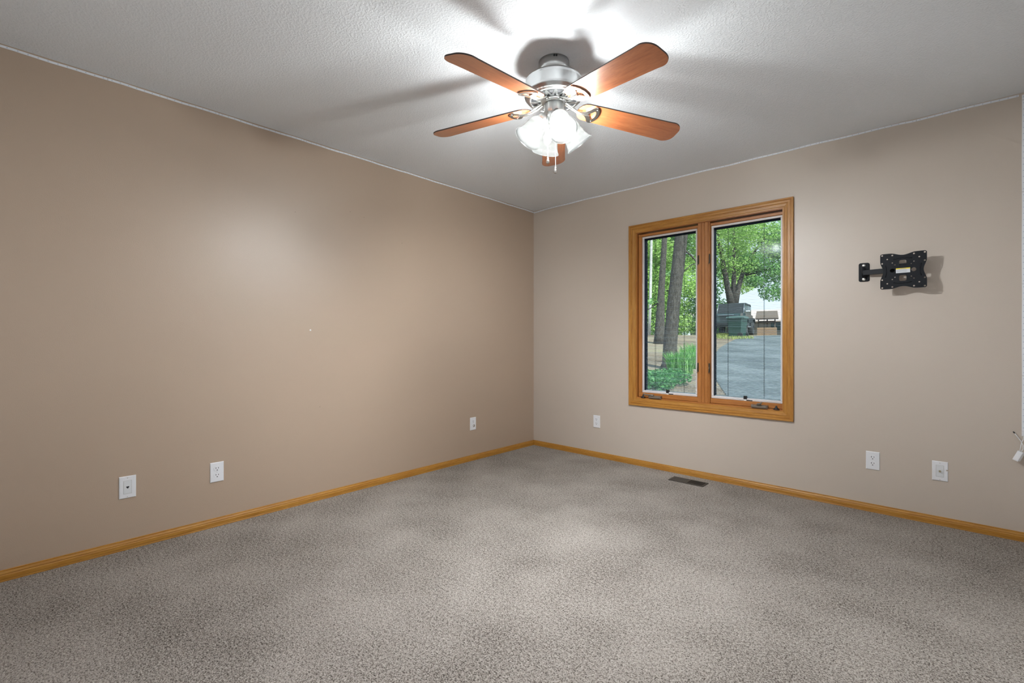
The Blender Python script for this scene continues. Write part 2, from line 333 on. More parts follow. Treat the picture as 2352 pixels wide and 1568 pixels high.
# mini blinds sealed between the panes
def blind(g, name, label, lad):
    x0, x1, z0, z1 = g; r = empty(name, ((x0 + x1) / 2, 0.062, z0), label, 'blind', 'mini blinds between the panes')
    off = Matrix.Translation((-(x0 + x1) / 2, -0.062, -z0))
    def pt(b, nm, m):
        o = b.build(nm, m); o.data.transform(off); o.parent = r; return o
    yb = 0.064
    pt(MB().bbox(x0 + 0.001, x1 - 0.001, 0.050, 0.080, z1 - 0.012, z1 - 0.001, 0.002), 'headrail', m_channel)
    pt(MB().bbox(x0 + 0.004, x1 - 0.003, 0.052, 0.076, z0 + 0.001, z0 + 0.010, 0.002), 'bottom_rail', m_slat)
    b = MB(); z = z0 + 0.018; k = 0
    while z < z1 - 0.018:
        w = 0.0073; c = 0.0006; t = 0.0003; tl = 0.0004 * math.sin(k * 1.7) + 0.0006
        xa, xb = x0 + 0.006, x1 - 0.004
        vs = [(x, yb + s * w, z + dz + s / 1.0 * tl) for x in (xa, xb) for s, dz in ((-1, 0), (0, c), (1, 0), (1, -t), (0, c - t), (-1, -t))]
        b.add(vs, [(i, (i + 1) % 6, 6 + (i + 1) % 6, 6 + i) for i in range(6)] + [(0, 1, 2, 3, 4, 5), (6, 7, 8, 9, 10, 11)]); z += 0.0118; k += 1
    pt(b, 'slats', m_slat)
    for x in lad:
        b = MB(); b.cyl((x, yb - 0.0068, z0 + 0.006), (x, yb - 0.0068, z1 - 0.015), 0.0011, 6); b.cyl((x, yb + 0.0068, z0 + 0.006), (x, yb + 0.0068, z1 - 0.015), 0.0009, 6)
        pt(b, 'ladder_cord', m_cord)
    b = MB(); b.box(x0 + 0.0055, x0 + 0.0075, yb - 0.0075, yb + 0.009, z0 + 0.01, z1 - 0.02)
    return r
blind(gl, 'window_blind', 'white mini blind inside the narrow sash with tree trunks behind it', (1.320, 1.573))
blind(gr, 'window_blind', 'white mini blind inside the sash with the parked dark car behind it', (1.919, 2.174))

# ------------------------------------------------------------------ wall plates
def rounded(w, h, r, n=6, cx=0, cy=0):
    pts = []
    for sx_, sy_, a0 in ((1, 1, 0), (-1, 1, 90), (-1, -1, 180), (1, -1, 270)):
        for i in range(n + 1):
            a = R(a0 + 90 * i / n); pts.append((cx + sx_ * (w / 2 - r) + r * math.cos(a), cy + sy_ * (h / 2 - r) + r * math.sin(a)))
    return pts
TOFRONT = Matrix.Rotation(R(90), 4, 'X')        # xy outline extruded in z -> xz outline extruded towards -y
def screw(b, x, z, y, r=0.003, mi=0): b.lathe([(r, 0), (r, 0.0010), (r * 0.6, 0.0016), (0.0001, 0.0017)], 14, mi, Matrix.Translation((x, y, z)) @ TOFRONT, cap=False)
def plate(name, label, cat, kind, loc, rz, group=None, notch=False, marked=False):
    r = empty(name, loc, label, cat, group, rot=(0, 0, rz))
    PW, PH = 0.0350, 0.0572
    b = MB()
    if not notch: b.bbox(-PW, PW, -0.0060, 0, -PH, PH, 0.0028)
    else:
        b.bbox(-PW, PW, -0.0060, 0, -PH, 0.004, 0.0028); b.bbox(-PW, PW, -0.0060, 0, 0.012, PH, 0.0028); b.bbox(-PW, PW - 0.008, -0.0060, 0, 0.002, 0.014, 0.0004)
    b.build('cover_plate', m_white, r)
    if kind == 'duplex':
        for s in (1, -1):
            o = []
            for i in range(36):
                a = 2 * math.pi * i / 36; o.append((0.0172 * math.cos(a), max(-0.0145, min(0.0145, 0.0172 * math.sin(a))) + s * 0.0195))
            b = MB(); b.prism(o, 0, 0.0078, mat=TOFRONT)
            rc = b.build('receptacle', m_white, r)
            b = MB(); zc = s * 0.0195
            b.box(-0.0077, -0.0051, -0.0082, -0.0076, zc + 0.000, zc + 0.0095); b.box(0.0051, 0.0077, -0.0082, -0.0076, zc + 0.0012, zc + 0.0085)
            b.prism([(0.0030 * math.cos(a), zc - 0.0075 + (0.0030 * math.sin(a) if math.sin(a) > -0.3 else -0.002)) for a in [2 * math.pi * i / 16 for i in range(16)]], 0.0076, 0.0082, mat=TOFRONT)
            b.build('socket_slots', m_dark, rc)
            if marked and s < 0:
                b = MB(); b.tube([(0.006, -0.0082, zc + 0.014), (0.011, -0.0084, zc + 0.006), (0.010, -0.0084, zc - 0.004), (0.003, -0.0082, zc - 0.010)], [0.002, 0.004, 0.0045, 0.0025], 8)
                tag(b.build('dark_mark', m_taupe, rc), 'dark curved mark')  # dark curve across the lower socket
        b = MB(); screw(b, 0, 0, -0.006, 0.0028); b.build('screw', m_white2, r)
    else:
        b = MB(); b.bbox(-0.0165, 0.0165, -0.0072, -0.0050, -0.0335, 0.0335, 0.0008)
        b.build('insert', m_white2, r)
        b = MB(); g = 0.0004
        for (x0, x1, z0, z1) in ((-0.0172, 0.0172, -0.0342, -0.0335), (-0.0172, 0.0172, 0.0335, 0.0342), (-0.0172, -0.0165, -0.0335, 0.0335), (0.0165, 0.0172, -0.0335, 0.0335)): b.box(x0, x1, -0.00615, -0.0059, z0, z1)
        b.build('insert_gap', m_taupe, r)
        for s in (1, -1):
            b = MB(); screw(b, 0, s * 0.0485, -0.006); b.build('screw', m_steel, r)
        if kind == 'phone':
            b = MB(); b.prism([(-0.006, 0.0045), (0.006, 0.0045), (0.006, -0.001), (0.003, -0.003), (0.0025, -0.0065), (-0.0025, -0.0065), (-0.003, -0.003), (-0.006, -0.001)], 0.0070, 0.0076, mat=TOFRONT)
            tag(b.build('jack_socket', m_dark, r), 'dark phone jack socket')
        else:
            b = MB(); b.cyl((0, -0.007, 0), (0, -0.010, 0), 0.0058, 6); b.cyl((0, -0.010, 0), (0, -0.018, 0), 0.0046, 16); b.cyl((0, -0.018, 0), (0, -0.0185, 0), 0.001, 8)
            tag(b.build('coax_connector', m_brass, r), 'brass threaded connector')
    return r
plate('phone_plate', 'white phone jack plate low on the tan wall, left of the outlet', 'wall plate', 'phone', (0, -3.313, 0.3255), R(90))
plate('duplex_outlet', 'white duplex outlet on the tan wall beside the phone jack plate', 'outlet', 'duplex', (0, -2.903, 0.319), R(90), 'duplex outlets')
plate('duplex_outlet', 'white duplex outlet on the tan wall near the corner, dark mark on lower socket', 'outlet', 'duplex', (0, -0.862, 0.333), R(90), 'duplex outlets', marked=True)
plate('duplex_outlet', 'white duplex outlet on the beige wall between corner and window', 'outlet', 'duplex', (0.7695, 0, 0.333), 0, 'duplex outlets')
plate('duplex_outlet', 'white duplex outlet on the beige wall below the black wall mount', 'outlet', 'duplex', (2.8185, 0, 0.3265), 0, 'duplex outlets')
plate('cable_plate', 'white coaxial cable plate with chipped edge, right of the outlet below the mount', 'wall plate', 'coax', (3.1345, 0, 0.320), 0, notch=True)

# ------------------------------------------------------------------ television wall mount
tv = empty('tv_wall_mount', (2.7745, 0, 1.53), 'black swivel television bracket with empty square plate on the beige wall', 'wall mount')
b = MB(); b.prism(rounded(0.056, 0.120, 0.011), 0, 0.004, mat=TOFRONT); b.prism(rounded(0.050, 0.112, 0.010), 0.004, 0.0075, mat=TOFRONT)
b.prism(rounded(0.036, 0.062, 0.016, cx=0.000, cy=-0.002), 0.0075, 0.018, mat=TOFRONT)
wp = b.build('wall_plate', m_black_metal, tv)
for z in (0.043, -0.045):
    b = MB(); b.lathe([(0.0098, 0), (0.0098, 0.003), (0.007, 0.0055), (0.0001, 0.006)], 18, 0, Matrix.Translation((-0.001, -0.0075, z)) @ TOFRONT, cap=False); tag(b.build('lag_bolt', m_steel, wp), 'silver bolt head')
b = MB(); b.cyl((-0.002, -0.028, -0.032), (-0.002, -0.028, 0.026), 0.0085, 16); b.box(-0.012, 0.008, -0.028, -0.012, -0.024, 0.020); b.cyl((-0.002, -0.028, -0.036), (-0.002, -0.028, 0.030), 0.0055, 12); b.build('hinge', m_black_metal, tv)
b = MB(); A0, A1 = Vector((0.0, -0.030, -0.006)), Vector((0.175, -0.062, -0.008))
ang = math.atan2(A1.y - A0.y, A1.x - A0.x); ln = (A1 - A0).length
b.box(0, ln, -0.009, 0.009, -0.015, 0.015, 0, Matrix.Translation(A0) @ Matrix.Rotation(ang, 4, 'Z'))
b.build('swivel_arm', m_black_metal, tv)
b = MB(); b.cyl((0.192, -0.066, -0.034), (0.192, -0.066, 0.020), 0.013, 18); b.box(0.170, 0.214, -0.088, -0.070, -0.040, 0.026); b.cyl((0.180, -0.082, -0.036), (0.204, -0.082, -0.036), 0.006, 12); b.build('tilt_joint', m_black_metal, tv)
def vesa():
    N = 0.108; c = 0.010; pts = []
    def corner(sx_, sz_): return [(sx_ * (N - c) + c * math.cos(a) * 1.0, sz_ * (N - c) + c * math.sin(a)) for a in [R(q) for q in {(1, 1): (0, 30, 60, 90), (-1, 1): (90, 120, 150, 180), (-1, -1): (180, 210, 240, 270), (1, -1): (270, 300, 330, 360)}[(sx_, sz_)]]]
    def edge(f):
        out = []
        for i in range(1, 16):
            t = -1 + 2 * i / 16; d = 0.0145 * (0.5 + 0.5 * math.cos(math.pi * max(-1, min(1, t / 0.72)))); out.append(f(t * 0.086, N - d))
        return out
    pts += corner(1, 1) + edge(lambda t, q: (-t, q)) + corner(-1, 1) + edge(lambda t, q: (-q, -t)) + corner(-1, -1) + edge(lambda t, q: (t, -q)) + corner(1, -1) + edge(lambda t, q: (q, t))
    return pts
import bmesh
def plate_with_holes(outline, holes, y0, y1, name, mat):
    """triangulated plate with punched holes: outline and holes are xz loops"""
    bm = bmesh.new(); edges = []
    for lp in [outline] + holes:
        vs = [bm.verts.new((x, y0, z)) for x, z in lp]
        for i in range(len(vs)): edges.append(bm.edges.new((vs[i], vs[(i + 1) % len(vs)])))
    bmesh.ops.triangle_fill(bm, use_beauty=True, use_dissolve=False, edges=edges)
    g = bmesh.ops.extrude_face_region(bm, geom=bm.faces[:])
    for v in g['geom']:
        if isinstance(v, bmesh.types.BMVert): v.co.y = y1
    bmesh.ops.recalc_face_normals(bm, faces=bm.faces)
    me = bpy.data.meshes.new(name); bm.to_mesh(me); bm.free(); me.materials.append(mat)
    o = bpy.data.objects.new(name, me); COL.objects.link(o); return o
def circ(x, z, r, n=14): return [(x + r * math.cos(2 * math.pi * i / n), z + r * math.sin(2 * math.pi * i / n)) for i in range(n)]
holes = [circ(sx_ * 0.0985, sz_ * 0.0985, 0.0048) for sx_ in (1, -1) for sz_ in (1, -1)]
holes += [circ(sx_ * 0.050, sz_ * 0.0955, 0.0046) for sx_ in (1, -1) for sz_ in (1, -1)] + [circ(sx_ * 0.0985, sz_ * 0.050, 0.0044) for sx_ in (1, -1) for sz_ in (1, -1)]
holes += [circ(sx_ * 0.074, sz_ * 0.074, 0.0040) for sx_ in (1, -1) for sz_ in (1, -1)] + [circ(sx_ * 0.050, sz_ * 0.050, 0.0034) for sx_ in (1, -1) for sz_ in (1, -1)] + [circ(sx_ * 0.0375, sz_ * 0.0375, 0.0034) for sx_ in (1, -1) for sz_ in (1, -1)]
holes += [rounded(0.034, 0.037, 0.009, cx=-0.001, cy=0.045), rounded(0.034, 0.036, 0.009, cx=-0.001, cy=-0.045), circ(-0.050, 0.004, 0.0115, 20), circ(0.049, 0.002, 0.0115, 20)]
fp = plate_with_holes(vesa(), holes, -0.002, 0.001, 'face_plate', m_black_metal)
fp.parent = tv; fp.location = (0.1965, -0.094, -0.017); fp.rotation_euler = (R(1.5), R(0), R(-1.0))
for s in (1, -1):
    b = MB(); b.tube([(-0.044, -0.002, s * 0.070), (-0.02, -0.002, s * 0.0745), (0, -0.002, s * 0.076), (0.02, -0.002, s * 0.0745), (0.042, -0.002, s * 0.070)], 0.0026, 8); b.build('stamped_rib', m_black_metal, fp)
    b = MB(); b.tube([(s * 0.083, -0.002, -0.036), (s * 0.0785, -0.002, -0.016), (s * 0.0775, -0.002, 0), (s * 0.0785, -0.002, 0.016), (s * 0.083, -0.002, 0.036)], 0.0026, 8); b.build('stamped_rib', m_black_metal, fp)
b = MB(); b.box(-0.033, 0.033, -0.0026, -0.0020, -0.014, 0.0085, 0); b.box(-0.033, 0.033, -0.0026, -0.0020, 0.0085, 0.0150, 1)
for k in range(4): b.box(-0.029, 0.020 - 0.004 * (k % 2), -0.0028, -0.0026, 0.0045 - 0.0045 * k, 0.0055 - 0.0045 * k, 2)
b.box(-0.016, 0.014, -0.0028, -0.0026, 0.0105, 0.0128, 2)
tag(b.build('warning_label', [m_label_w, m_label_y, m_ink], fp), 'white warning label with yellow band')

# ------------------------------------------------------------------ floor register
rg = empty('floor_register', (1.701, -0.175, 0), 'brown metal floor register in the carpet under the window', 'register')
b = MB(); w, h = 0.134, 0.0575
outer = [(-w, -h), (w, -h), (w, h), (-w, h)]; inner = [(-w + 0.014, -h + 0.013), (w - 0.014, -h + 0.013), (w - 0.014, h - 0.013), (-w + 0.014, h - 0.013)]
b.ring(outer, inner, 0.0, 0.005); b.box(-0.006, 0.006, -h + 0.012, h - 0.012, 0.001, 0.0045)
b.build('register_frame', m_reg, rg)
b = MB(); b.box(-w + 0.012, w - 0.012, -h + 0.011, h - 0.011, 0.0001, 0.0006); b.build('duct_opening', m_dark, rg)
for s, x0, x1, tilt in ((-1, -w + 0.014, -0.006, 16), (1, 0.006, w - 0.014, 58)):
    b = MB(); k = 11
    for i in range(k):
        x = x0 + (i + 0.5) * (x1 - x0) / k
        b.box(-0.0046 if s < 0 else -0.0020, 0.0046 if s < 0 else 0.0020, -h + 0.013, h - 0.013, -0.0005, 0.0005, 0, Matrix.Translation((x, 0, 0.0034)) @ Matrix.Rotation(R(tilt), 4, 'Y'))
    b.build('louvers', m_reg, rg)

# ------------------------------------------------------------------ LED strip light: two walls and a drop beside the corner
led = empty('led_strip_light', (0, 0, H), 'unlit white LED strip light taped along both walls under the ceiling and down', 'light strip')
rnd = random.Random(4)
def tape(b, pts, nrm, up, length, w=0.0105):
    """pts: polyline on the wall, nrm: out of the wall, up: across the tape"""
    nrm, up = Vector(nrm), Vector(up); P = [Vector(p) for p in pts]; vs = []
    for p in P:
        for a, c in ((-1, 0.0003), (1, 0.0003), (1, 0.0026), (-1, 0.0026)): vs.append(p + up * (a * w / 2) + nrm * c)
    fs = [(0, 1, 2, 3)] + [(4 * i + k, 4 * i + (k + 1) % 4, 4 * i + 4 + (k + 1) % 4, 4 * i + 4 + k) for i in range(len(P) - 1) for k in range(4)]
    b.add(vs, fs, 0); acc = 0; nx = 0.012; c = 0
    for i in range(len(P) - 1):
        d = P[i + 1] - P[i]; l = d.length; t = d / l
        while nx < acc + l:
            q = P[i] + t * (nx - acc); kind = c % 3; hw = 0.0024; m = Matrix.Translation(q)
            def slab(la, lb, ha, hb, mi):
                vs = [q + t * x + up * y + nrm * z for x, y, z in ((la, ha, 0.0025), (lb, ha, 0.0025), (lb, hb, 0.0025), (la, hb, 0.0025), (la, ha, 0.0031), (lb, ha, 0.0031), (lb, hb, 0.0031), (la, hb, 0.0031))]
                b.add(vs, [(0, 3, 2, 1), (4, 5, 6, 7), (0, 1, 5, 4), (1, 2, 6, 5), (2, 3, 7, 6), (3, 0, 4, 7)], mi)
            slab(-hw, hw, -hw, hw, 1)
            if kind == 0 and c % 15 == 0: slab(0.016, 0.0175, -w / 2, w / 2, 2)
            nx += 0.0333; c += 1
        acc += l
b = MB()
tape(b, [(0, -D + 0.01 + i * (D - 0.012) / 60, H - 0.0125 + 0.0012 * math.sin(i * 0.9) + 0.0008 * math.sin(i * 2.3)) for i in range(61)], (1, 0, 0), (0, 0, 1), 0)
b.build('left_tape', [m_led, m_chip, m_cut], led).data.transform(Matrix.Translation((0, 0, -H)))
b = MB(); xs = [0.004 + i * 3.448 / 70 for i in range(71)]
def zt(x): return H - 0.0072 - 0.009 * math.exp(-(x / 0.10) ** 2) - 0.0022 * (0.5 + 0.5 * math.sin(x * 7.1)) - 0.0012 * math.sin(x * 17) - (0.003 if x > 3.0 else 0)
tape(b, [(x, 0, zt(x)) for x in xs], (0, -1, 0), (0, 0, 1), 0)
b.build('back_tape', [m_led, m_chip, m_cut], led).data.transform(Matrix.Translation((0, 0, -H)))
b = MB(); tape(b, [(3.4695 + 0.0006 * math.sin(i), 0, 2.428 - i * 1.825 / 24) for i in range(25)], (0, -1, 0), (1, 0, 0), 0, 0.0125)
b.build('dropped_tape', [m_led, m_chip, m_cut], led).data.transform(Matrix.Translation((0, 0, -H)))
b = MB(); b.bbox(3.4625, 3.4765, -0.008, -0.0005, 0.572, 0.606, 0.002, 0); b.box(3.4630, 3.4760, -0.0086, -0.008, 0.597, 0.601, 1)
c1 = b.build('tape_connector', [m_white, m_clear], led); c1.data.transform(Matrix.Translation((0, 0, -H)))
b = MB()
b.tube([(3.470, -0.006, 0.572), (3.467, -0.012, 0.555), (3.461, -0.016, 0.540), (3.457, -0.020, 0.515), (3.454, -0.024, 0.494)], 0.0017, 8)
b.tube([(3.433, -0.008, 0.590), (3.447, -0.012, 0.566), (3.459, -0.016, 0.545), (3.466, -0.020, 0.525), (3.466, -0.022, 0.505), (3.460, -0.024, 0.492)], 0.0017, 8)
b.build('wire', m_white, led).data.transform(Matrix.Translation((0, 0, -H)))
b = MB(); b.tube([(3.430, -0.008, 0.594), (3.436, -0.009, 0.585)], 0.0030, 10); tag(b.build('infrared_eye', m_black, led), 'black tip of the sensor wire').data.transform(Matrix.Translation((0, 0, -H)))
b = MB(); mx = Matrix.Translation((3.4505, -0.022, 0.466)) @ Matrix.Rotation(R(22), 4, 'Y') @ Matrix.Rotation(R(-28), 4, 'Z')
b.bbox(-0.012, 0.012, -0.012, 0.010, -0.026, 0.026, 0.0015, 0, mx); b.box(-0.0115, 0.0115, -0.0095, -0.006, -0.029, -0.026, 0, mx)
b.build('control_box', m_white, led).data.transform(Matrix.Translation((0, 0, -H)))

# ------------------------------------------------------------------ ceiling fan
FX, FY = 1.758, -1.947
fan = empty('ceiling_fan', (FX, FY, H), 'brushed nickel five-blade ceiling fan with four lit glass shades', 'ceiling fan')
def fb(b, name, m, parent=None):          # built at the fan axis in absolute heights
    o = b.build(name, m); o.data.transform(Matrix.Translation((0, 0, -H))); o.parent = parent or fan; return o
b = MB(); b.lathe([(0.001, 2.44), (0.073, 2.44), (0.0735, 2.425), (0.0725, 2.412), (0.0725, 2.372), (0.066, 2.368), (0.060, 2.362), (0.060, 2.345), (0.001, 2.345)], 64)
cn = fb(b, 'canopy', m_nickel)
for a in (309, 317):
    b = MB(); b.cyl((0.071 * math.cos(R(a)), 0.071 * math.sin(R(a)), 2.430), (0.078 * math.cos(R(a)), 0.078 * math.sin(R(a)), 2.430), 0.0045, 10); fb(b, 'canopy_screw', m_black, cn)
b = MB(); b.lathe([(0.058, 2.352), (0.130, 2.352), (0.137, 2.346), (0.139, 2.338), (0.137, 2.333), (0.139, 2.329), (0.138, 2.290), (0.141, 2.281), (0.143, 2.276), (0.141, 2.270), (0.136, 2.268), (0.136, 2.264), (0.130, 2.259), (0.126, 2.258), (0.124, 2.253), (0.112, 2.250), (0.110, 2.253), (0.058, 2.262), (0.058, 2.352)], 96)
mo = fb(b, 'motor_housing', m_nickel)
b = MB(); b.lathe([(0.056, 2.2530), (0.109, 2.2525), (0.109, 2.2522), (0.056, 2.2522)], 64, closed=True); g1 = fb(b, 'vent_backing', m_dark, mo)
b = MB(); nf = 30
for i in range(nf):
    a0, a1 = 2 * math.pi * i / nf, 2 * math.pi * (i + 1) / nf
    p0 = (0.111, a0 if i % 2 == 0 else a1); p1 = (0.062, a1 if i % 2 == 0 else a0)
    q0 = Vector((p0[0] * math.cos(p0[1]), p0[0] * math.sin(p0[1]), 2.2495)); q1 = Vector((p1[0] * math.cos(p1[1]), p1[0] * math.sin(p1[1]), 2.2475))
    t = (q1 - q0).normalized(); s_ = t.cross(Vector((0, 0, 1))) * 0.0052
    vs = [q + s_ * k + Vector((0, 0, dz)) for q in (q0, q1) for k, dz in ((-1, 0), (1, 0), (1, 0.004), (-1, 0.004))]
    b.add(vs, [(0, 1, 2, 3), (4, 5, 6, 7)] + [(k, (k + 1) % 4, 4 + (k + 1) % 4, 4 + k) for k in range(4)])
b.lathe([(0.064, 2.2475), (0.064, 2.254), (0.052, 2.254), (0.052, 2.2465)], 48, closed=True)
fb(b, 'vent_grille', m_nickel, mo)
b = MB(); b.lathe([(0.001, 2.256), (0.062, 2.256), (0.064, 2.250), (0.064, 2.243), (0.056, 2.240), (0.0465, 2.240), (0.0465, 2.236), (0.001, 2.236)], 64); fb(b, 'flywheel', m_nickel)
b = MB(); b.lathe([(0.001, 2.2365), (0.047, 2.2365), (0.048, 2.233), (0.048, 2.190), (0.046, 2.182), (0.040, 2.176), (0.034, 2.172), (0.030, 2.160), (0.027, 2.146), (0.020, 2.134), (0.010, 2.128), (0.001, 2.127)], 64); fb(b, 'switch_housing', m_nickel)
# blades and their irons: local +x runs out along the blade
BZ = 2.175
Mt = Matrix.Translation((0, 0, BZ - H)) @ Matrix.Rotation(0.0387, 4, 'Y')
PITCH = R(-12)
def blade_outline():
    pts = []; x0, x1, w0, w1 = 0.118, 0.662, 0.058, 0.0715
    for i in range(9):
        a = R(90 + 180 * i / 8); pts.append((x0 + 0.045 + 0.045 * math.cos(a), w0 * math.sin(a) * (1 if abs(math.sin(a)) < 0.99 else 1)))
    def wid(x): return w0 + (w1 - w0) * (x - x0) / (x1 - x0)
    for x in (0.25, 0.38, 0.50, 0.58): pts.append((x, -wid(x)))
    cr_, = (0.052,)
    for i in range(9):
        a = R(-90 + 90 * i / 8); pts.append((x1 - cr_ + cr_ * math.cos(a), -w1 + cr_ + cr_ * math.sin(a)))
    for i in range(9):
        a = R(0 + 90 * i / 8); pts.append((x1 - cr_ + cr_ * math.cos(a) , w1 - cr_ + cr_ * math.sin(a)))
    for x in (0.58, 0.50, 0.38, 0.25): pts.append((x, wid(x)))
    return pts
b = MB(); b.prism(blade_outline(), -0.003, 0.003, 0, mis=1); blade_me = b.mesh('blade', [m_blade, m_blade_edge])
def loop(sc, dx):
    base = [(0.140, 0.010), (0.158, 0.016), (0.172, 0.030), (0.182, 0.047), (0.192, 0.056), (0.204, 0.055), (0.216, 0.043), (0.224, 0.024), (0.227, 0.0)]
    half = base; full = half + [(x, -y) for x, y in half[-2::-1]]
    return full
o_ = loop(1, 0)
i_ = [(0.172, 0.003), (0.181, 0.008), (0.188, 0.016), (0.194, 0.025), (0.199, 0.030), (0.204, 0.028), (0.208, 0.020), (0.2105, 0.010), (0.2115, 0.0)]
i_ = i_ + [(x, -y) for x, y in i_[-2::-1]]
b = MB(); Pm = Matrix.Rotation(PITCH, 4, 'X')
b.ring(o_, i_, -0.0105, -0.0035, 0, Pm)
b.prism([(0.135, -0.010), (0.168, -0.004), (0.168, 0.004), (0.135, 0.010)], -0.0100, -0.0035, 0, Pm)
b.tube([(0.040, 0.006, 0.018), (0.062, 0.009, 0.014), (0.088, 0.009, 0.003), (0.118, 0.007, -0.008), (0.145, 0.005, -0.012), (0.185, 0.004, -0.013)], [0.006, 0.0052, 0.0045, 0.0045, 0.0045, 0.002], 12)
b.tube([(0.040, -0.006, 0.018), (0.062, -0.009, 0.013), (0.088, -0.009, 0.001), (0.118, -0.007, -0.010), (0.150, -0.005, -0.013), (0.178, -0.004, -0.013)], [0.006, 0.0052, 0.0045, 0.0045, 0.0045, 0.002], 12)
for (x, y) in ((0.158, 0.0), (0.207, 0.042), (0.207, -0.042)): b.lathe([(0.0038, 0), (0.0036, -0.0008), (0.002, -0.0012), (0.0001, -0.0013)], 12, 0, Pm @ Matrix.Translation((x, y, -0.0105)), cap=False)
iron_me = b.mesh('blade_iron', m_chrome)
for k in range(5):
    Mk = Mt @ Matrix.Rotation(R(55.7 + 72 * k), 4, 'Z') @ Matrix.Translation((0.66, 0, 0)) @ Matrix.Rotation(R(5.2), 4, 'Y') @ Matrix.Translation((-0.66, 0, 0))
    o = bpy.data.objects.new('blade', blade_me); COL.objects.link(o); o.parent = fan; o.matrix_basis = Mk @ Pm
    o['label'] = 'cherry brown wood blade'
    q = bpy.data.objects.new('blade_iron', iron_me); COL.objects.link(q); q.parent = fan; q.matrix_basis = Mk
    q['label'] = 'shiny nickel blade bracket'
# light kit: four sockets with bell shades
prof = [(0.0245, 0.0), (0.030, 0.002), (0.038, 0.008), (0.0455, 0.019), (0.0495, 0.032), (0.0512, 0.048), (0.0525, 0.065), (0.0550, 0.082), (0.0590, 0.098), (0.0650, 0.112), (0.0690, 0.119)]
th = 0.0025
inn = [(max(0.022, r - th), z + (0.002 if z < 0.03 else 0)) for r, z in prof]
b = MB(); b.lathe(prof + inn[::-1], 64, closed=True); shade_me = b.mesh('lamp_shade', m_shade)
b = MB(); b.lathe([(0.0001, -0.062), (0.014, -0.060), (0.017, -0.052), (0.017, -0.030), (0.020, -0.026), (0.0255, -0.020), (0.0275, -0.010), (0.0275, 0.004), (0.026, 0.006), (0.0001, 0.006)], 40); cup_me = b.mesh('lamp_socket', m_nickel)
b = MB(); b.lathe([(0.0001, 0.006), (0.009, 0.006), (0.0095, 0.022), (0.0125, 0.034), (0.0165, 0.047), (0.0172, 0.056), (0.0155, 0.066), (0.0105, 0.074), (0.005, 0.078), (0.0001, 0.079)], 24, cap=False); bulb_me = b.mesh('light_bulb', m_bulb)
for k in range(4):
    a = R(56.3 + 90 * k); d = Vector((math.cos(a), math.sin(a), 0)); tl = R(37)
    ax = d * math.sin(tl) + Vector((0, 0, -1)) * math.cos(tl)
    neck = d * 0.062 + Vector((0, 0, 2.150 - H))
    q = Vector((0, 0, 1)).rotation_difference(ax).to_matrix().to_4x4(); m = Matrix.Translation(neck) @ q
    c = bpy.data.objects.new('lamp_socket', cup_me); COL.objects.link(c); c.parent = fan; c.matrix_basis = m
    s = bpy.data.objects.new('lamp_shade', shade_me); COL.objects.link(s); s.parent = fan; s.matrix_basis = m; s['label'] = 'frosted white glass bell shade'
    u = bpy.data.objects.new('light_bulb', bulb_me); COL.objects.link(u); u.parent = c; u['label'] = 'lit white bulb'
def chain(px, py, z0, z1, nm):
    b = MB(); z = z0
    while z > z1: b.lathe([(0.0001, 0.0016), (0.0012, 0.0010), (0.0016, 0), (0.0012, -0.0010), (0.0001, -0.0016)], 6, 0, Matrix.Translation((px, py, z)), cap=False); z -= 0.0031
    b.cyl((px, py, z0 + 0.006), (px, py, z1), 0.0006, 6)
    c = fb(b, 'pull_chain', m_chrome)
    b = MB(); b.lathe([(0.0001, 0.001), (0.003, 0), (0.0035, -0.006), (0.0065, -0.014), (0.0085, -0.021), (0.008, -0.026), (0.004, -0.030), (0.0001, -0.031)], 16, 0, Matrix.Translation((px, py, z1)), cap=False); fb(b, 'chain_pendant', m_chrome, c)
# camera-ward side of the switch housing
Fv, Rv = Vector((-0.677, 0.736, 0)), Vector((0.736, 0.677, 0))
q = Rv * -0.032 - Fv * 0.034; chain(q.x, q.y, 2.185, 1.966, 'a')
q = Rv * 0.004 - Fv * 0.040; chain(q.x, q.y, 2.185, 1.918, 'b')

# ------------------------------------------------------------------ outside: a wooded slope with a driveway
def gz(x, y):
    d = -(x - 3.14) * 0.677 + (y + 3.75) * 0.736
    return max(0.0, min(-0.15 + 0.05 * d + max(0.0, 0.02 * (d - 16)), 1.36))
def yard_mat(name, stops, sc, sc2, bs=0.5):
    m = M(name, (0.3, 0.3, 0.3), 0.95); pb(m).inputs['Specular IOR Level'].default_value = 0.15
    a = noise(m, sc, 5, 0.65); c = noise(m, sc2, 2, 0.5); x = node(m, 'ShaderNodeMath', operation='MULTIPLY_ADD'); L(m, c, x.inputs[0]); x.inputs[1].default_value = 0.6; L(m, a, x.inputs[2])
    L(m, ramp(m, x.outputs[0], stops), pb(m).inputs['Base Color']); bump(m, a, bs, 0.03); return m
m_litter = yard_mat('leaf_litter', [(0.62, (0.05, 0.035, 0.025)), (0.75, (0.16, 0.118, 0.085)), (0.88, (0.30, 0.235, 0.18)), (1.0, (0.14, 0.17, 0.06))], 40, 0.5)
m_asphalt = yard_mat('asphalt', [(0.60, (0.055, 0.062, 0.068)), (0.80, (0.105, 0.117, 0.125)), (0.98, (0.17, 0.18, 0.19))], 16, 0.8, 0.3)
b = MB(); gx = np.arange(-32, 16.1, 1.0); gy = np.concatenate([np.arange(0.2, 30, 0.8), np.arange(30, 76, 3.0)])
vs = [(x, y, gz(x, y) - 0.0) for y in gy for x in gx]; n = len(gx)
b.add(vs, [(j * n + i, j * n + i + 1, (j + 1) * n + i + 1, (j + 1) * n + i) for j in range(len(gy) - 1) for i in range(n - 1)], smooth=True)
struct(b.build('terrain', m_litter, recalc=False))
